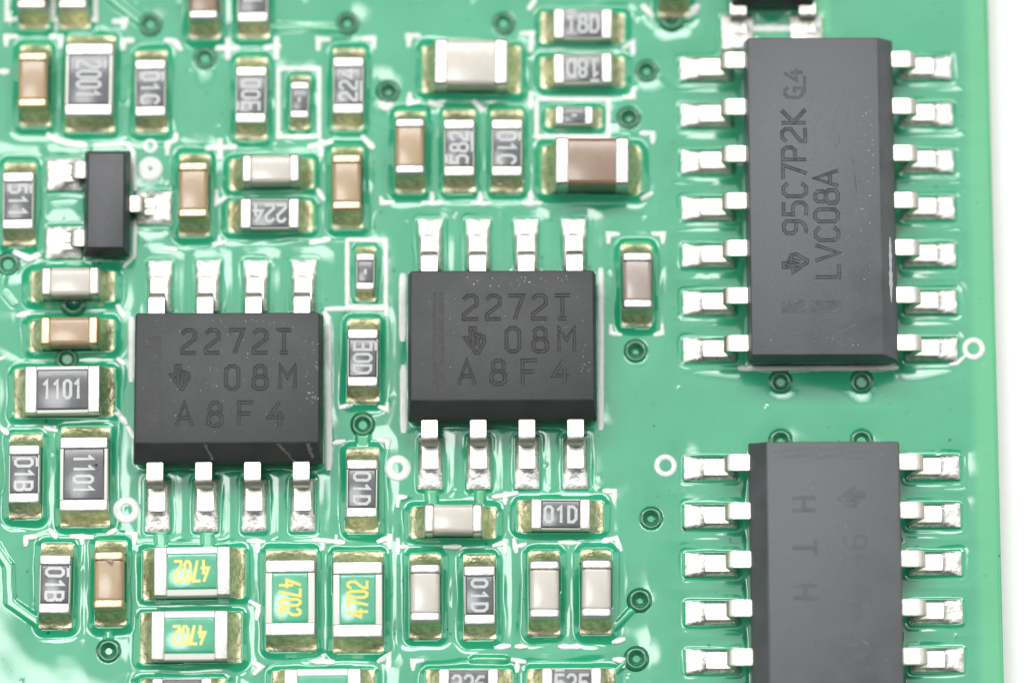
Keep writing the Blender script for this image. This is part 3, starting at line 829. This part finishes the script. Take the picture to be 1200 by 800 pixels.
def silk_multi(lines, w=0.13, name='silkscreen_mark'):
    v = []; f = []
    for k, l in enumerate(lines):
        q = dens([P(*p) for p in l])
        strip(v, f, q, w, 0.0012 * k, [(-0.58, -0.02), (-0.5, 0.006), (-0.25, 0.009), (0, 0.009), (0.25, 0.009), (0.5, 0.006), (0.58, -0.02)])
    v = [(x + random.uniform(-.008, .008), y + random.uniform(-.008, .008), max(zat(x, y), -0.04) + z) for x, y, z in v]
    ox = sum(p[0] for p in v) / len(v); oy = sum(p[1] for p in v) / len(v)
    me = mesh_data(name, [(a - ox, b2 - oy, c) for a, b2, c in v], f, True)
    return obj(name, me, M['silk'], board, (ox, oy, 0))

def ring(px, py, r, w):
    c = P(px, py); n = 26
    pts = [(c[0] + r * math.cos(2 * math.pi * k / n), c[1] + r * math.sin(2 * math.pi * k / n)) for k in range(n)]
    pts.append(pts[0])
    v = []; f = []
    strip(v, f, pts, w, 0.0, [(-0.55, -0.02), (-0.5, 0.006), (-.2, 0.009), (.2, 0.009), (0.5, 0.006), (0.55, -0.02)])
    v = [(x - c[0], y - c[1], zat(x, y) + z) for x, y, z in v]
    obj('silkscreen_ring', mesh_data('silkscreen_ring', v, f, True), M['silk'], board, (c[0], c[1], 0))

LINES = [  # outlines
    ([(8, -20), (8, 23), (112, 23), (112, -20)], 0.13), ([(62, -20), (62, 22)], 0.13), ([(67, 27), (67, 34)], 0.16),
    ([(326, 80), (374, 80), (374, 160), (326, 160), (326, 80)], 0.12),
    ([(629, 116), (713, 116), (713, 160), (629, 160), (629, 116)], 0.12),
    ([(407, 281), (452, 281), (452, 359), (407, 359), (407, 281)], 0.12),
    ([(110, 170), (148, 168), (156, 178), (158, 222)], 0.12), ([(158, 258), (157, 300), (145, 312)], 0.10),
    ([(876, 33), (946, 33), (946, -20)], 0.17),
    ([(472, 322), (472, 398)], 0.19), ([(473, 429), (473, 505)], 0.19), ([(704, 315), (704, 502)], 0.15),
    ([(154, 372), (154, 446)], 0.16), ([(380, 366), (384, 372), (385, 549)], 0.17), ([(382, 362), (450, 361)], 0.13), ([(453, 356), (453, 369)], 0.12),
    ([(866, 431), (1052, 430)], 0.13), ([(1131, 417), (1122, 425), (1113, 427)], 0.10),
    # corner marks, and two strokes that paint white glare
    ([(7, 54), (7, 43), (20, 43)], 0.13), ([(59, 43), (71, 43), (71, 56)], 0.13), ([(133, 25), (146, 24), (145, 33)], 0.15),
    ([(144, 58), (144, 47), (156, 47)], 0.14), ([(194, 47), (204, 48), (212, 58)], 0.16), ([(0, 84), (9, 84)], 0.17),
    ([(56, 158), (70, 165), (86, 168), (101, 170)], 0.16), ([(206, 156), (206, 164), (196, 168), (196, 181)], 0.13),
    ([(373, 58), (373, 46), (386, 46)], 0.14), ([(424, 45), (438, 45), (438, 56)], 0.14), ([(479, 54), (479, 42), (492, 42)], 0.14),
    ([(446, 123), (458, 123)], 0.26), ([(480, 109), (480, 120), (491, 119)], 0.14), ([(425, 160), (437, 173)], 0.15),
    ([(627, 0), (620, 10)], 0.15), ([(610, 39), (624, 39), (622, 60)], 0.14), ([(622, 108), (622, 126)], 0.14), ([(503, 120), (518, 123)], 0.16), ([(556, 119), (566, 129)], 0.16),
    ([(730, 57), (742, 50), (742, 64)], 0.13), ([(730, 114), (742, 113), (742, 103)], 0.13), ([(751, 156), (765, 156), (765, 167)], 0.13),
    ([(754, 7), (764, 18)], 0.18), ([(818, 6), (806, 20)], 0.18), ([(446, 231), (447, 238), (461, 237)], 0.13),
    ([(506, 226), (506, 237)], 0.14), ([(495, 238), (517, 238)], 0.12), ([(563, 226), (563, 237)], 0.13), ([(553, 238), (575, 238)], 0.12), ([(622, 224), (622, 237)], 0.13), ([(612, 238), (634, 238)], 0.12),
    ([(254, 223), (254, 238), (264, 231)], 0.12), ([(372, 222), (380, 234)], 0.13), ([(364, 284), (386, 280)], 0.15), ([(250, 286), (264, 283)], 0.13), ([(257, 276), (257, 286)], 0.12),
    ([(713, 284), (713, 274), (725, 274)], 0.13), ([(765, 274), (777, 274), (777, 285)], 0.13), ([(752, 233), (764, 226)], 0.12),
    ([(716, 381), (716, 390), (728, 392)], 0.12), ([(776, 380), (776, 390), (767, 392)], 0.12),
    ([(17, 295), (34, 303), (46, 298)], 0.16), ([(192, 290), (206, 292)], 0.12), ([(20, 370), (34, 366)], 0.14), ([(138, 358), (145, 370)], 0.15), ([(138, 420), (145, 425)], 0.15), ([(0, 420), (6, 418)], 0.16),  # the second stroke is white glare, painted as legend ink
    ([(398, 477), (412, 474)], 0.13), ([(444, 476), (454, 480), (454, 472)], 0.12), ([(390, 519), (404, 516)], 0.13), ([(443, 515), (455, 516), (454, 525)], 0.13),
    ([(0, 500), (9, 508)], 0.14), ([(52, 500), (66, 504)], 0.13), ([(150, 500), (157, 512)], 0.14), ([(135, 480), (148, 496)], 0.15),
    ([(466, 593), (466, 582), (476, 582)], 0.13), ([(578, 582), (606, 577)], 0.13), ([(592, 576), (592, 590)], 0.12), ([(707, 575), (720, 575), (720, 588)], 0.13),
    ([(443, 634), (456, 629)], 0.13), ([(456, 626), (456, 641)], 0.12), ([(466, 631), (466, 648)], 0.13), ([(466, 640), (478, 640)], 0.12),
    ([(578, 639), (592, 635)], 0.13), ([(592, 632), (592, 648)], 0.12), ([(602, 631), (605, 646)], 0.13), ([(605, 640), (616, 637)], 0.12), ([(655, 635), (679, 635)], 0.13), ([(520, 640), (540, 640)], 0.12),
    ([(706, 634), (722, 630), (728, 644)], 0.13), ([(30, 638), (30, 629), (43, 628)], 0.13), ([(83, 628), (108, 629)], 0.13), ([(96, 629), (96, 637)], 0.12), ([(126, 625), (136, 620)], 0.14), ([(148, 624), (158, 625), (157, 637)], 0.13), ([(58, 620), (66, 629)], 0.14),
    ([(290, 633), (310, 634)], 0.13), ([(302, 634), (302, 646)], 0.13), ([(367, 632), (403, 635)], 0.13), ([(378, 634), (378, 643)], 0.12), ([(394, 627), (394, 634)], 0.12), ([(446, 634), (457, 629), (457, 642)], 0.12),
    ([(293, 704), (303, 710), (301, 725)], 0.13), ([(296, 776), (306, 781), (298, 789)], 0.13), ([(365, 774), (391, 775)], 0.13), ([(379, 767), (379, 774)], 0.12), ([(443, 775), (456, 767), (455, 785)], 0.13), ([(484, 784), (484, 774), (496, 773)], 0.13),
    ([(580, 758), (598, 756)], 0.13), ([(604, 757), (617, 757)], 0.12), ([(600, 772), (615, 775)], 0.13), ([(606, 775), (606, 786)], 0.12), ([(719, 772), (730, 773), (731, 781)], 0.13), ([(655, 757), (680, 757)], 0.13), ([(718, 752), (732, 748)], 0.13),  # the stroke before last stands in for glare, coloured as ink
]
for pts, w in LINES: silk(pts, w)
for l in ([[(255, 56), (278, 56)], [(267, 46), (267, 68)]], [[(243, 173), (275, 172)], [(258, 164), (258, 185)]], [[(311, 56), (327, 54)], [(324, 45), (324, 67)]], [[(363, 172), (388, 166)], [(376, 165), (376, 182)]]):
    silk_multi(l, 0.14)
for (px, py, r, w) in ((466, 548, 0.24, 0.21), (148, 597, 0.25, 0.20), (1141, 408, 0.23, 0.14), (780, 545, 0.23, 0.14), (176, 198, 0.19, 0.28), (176, 171, 0.14, 0.10)):
    ring(px, py, r, w)
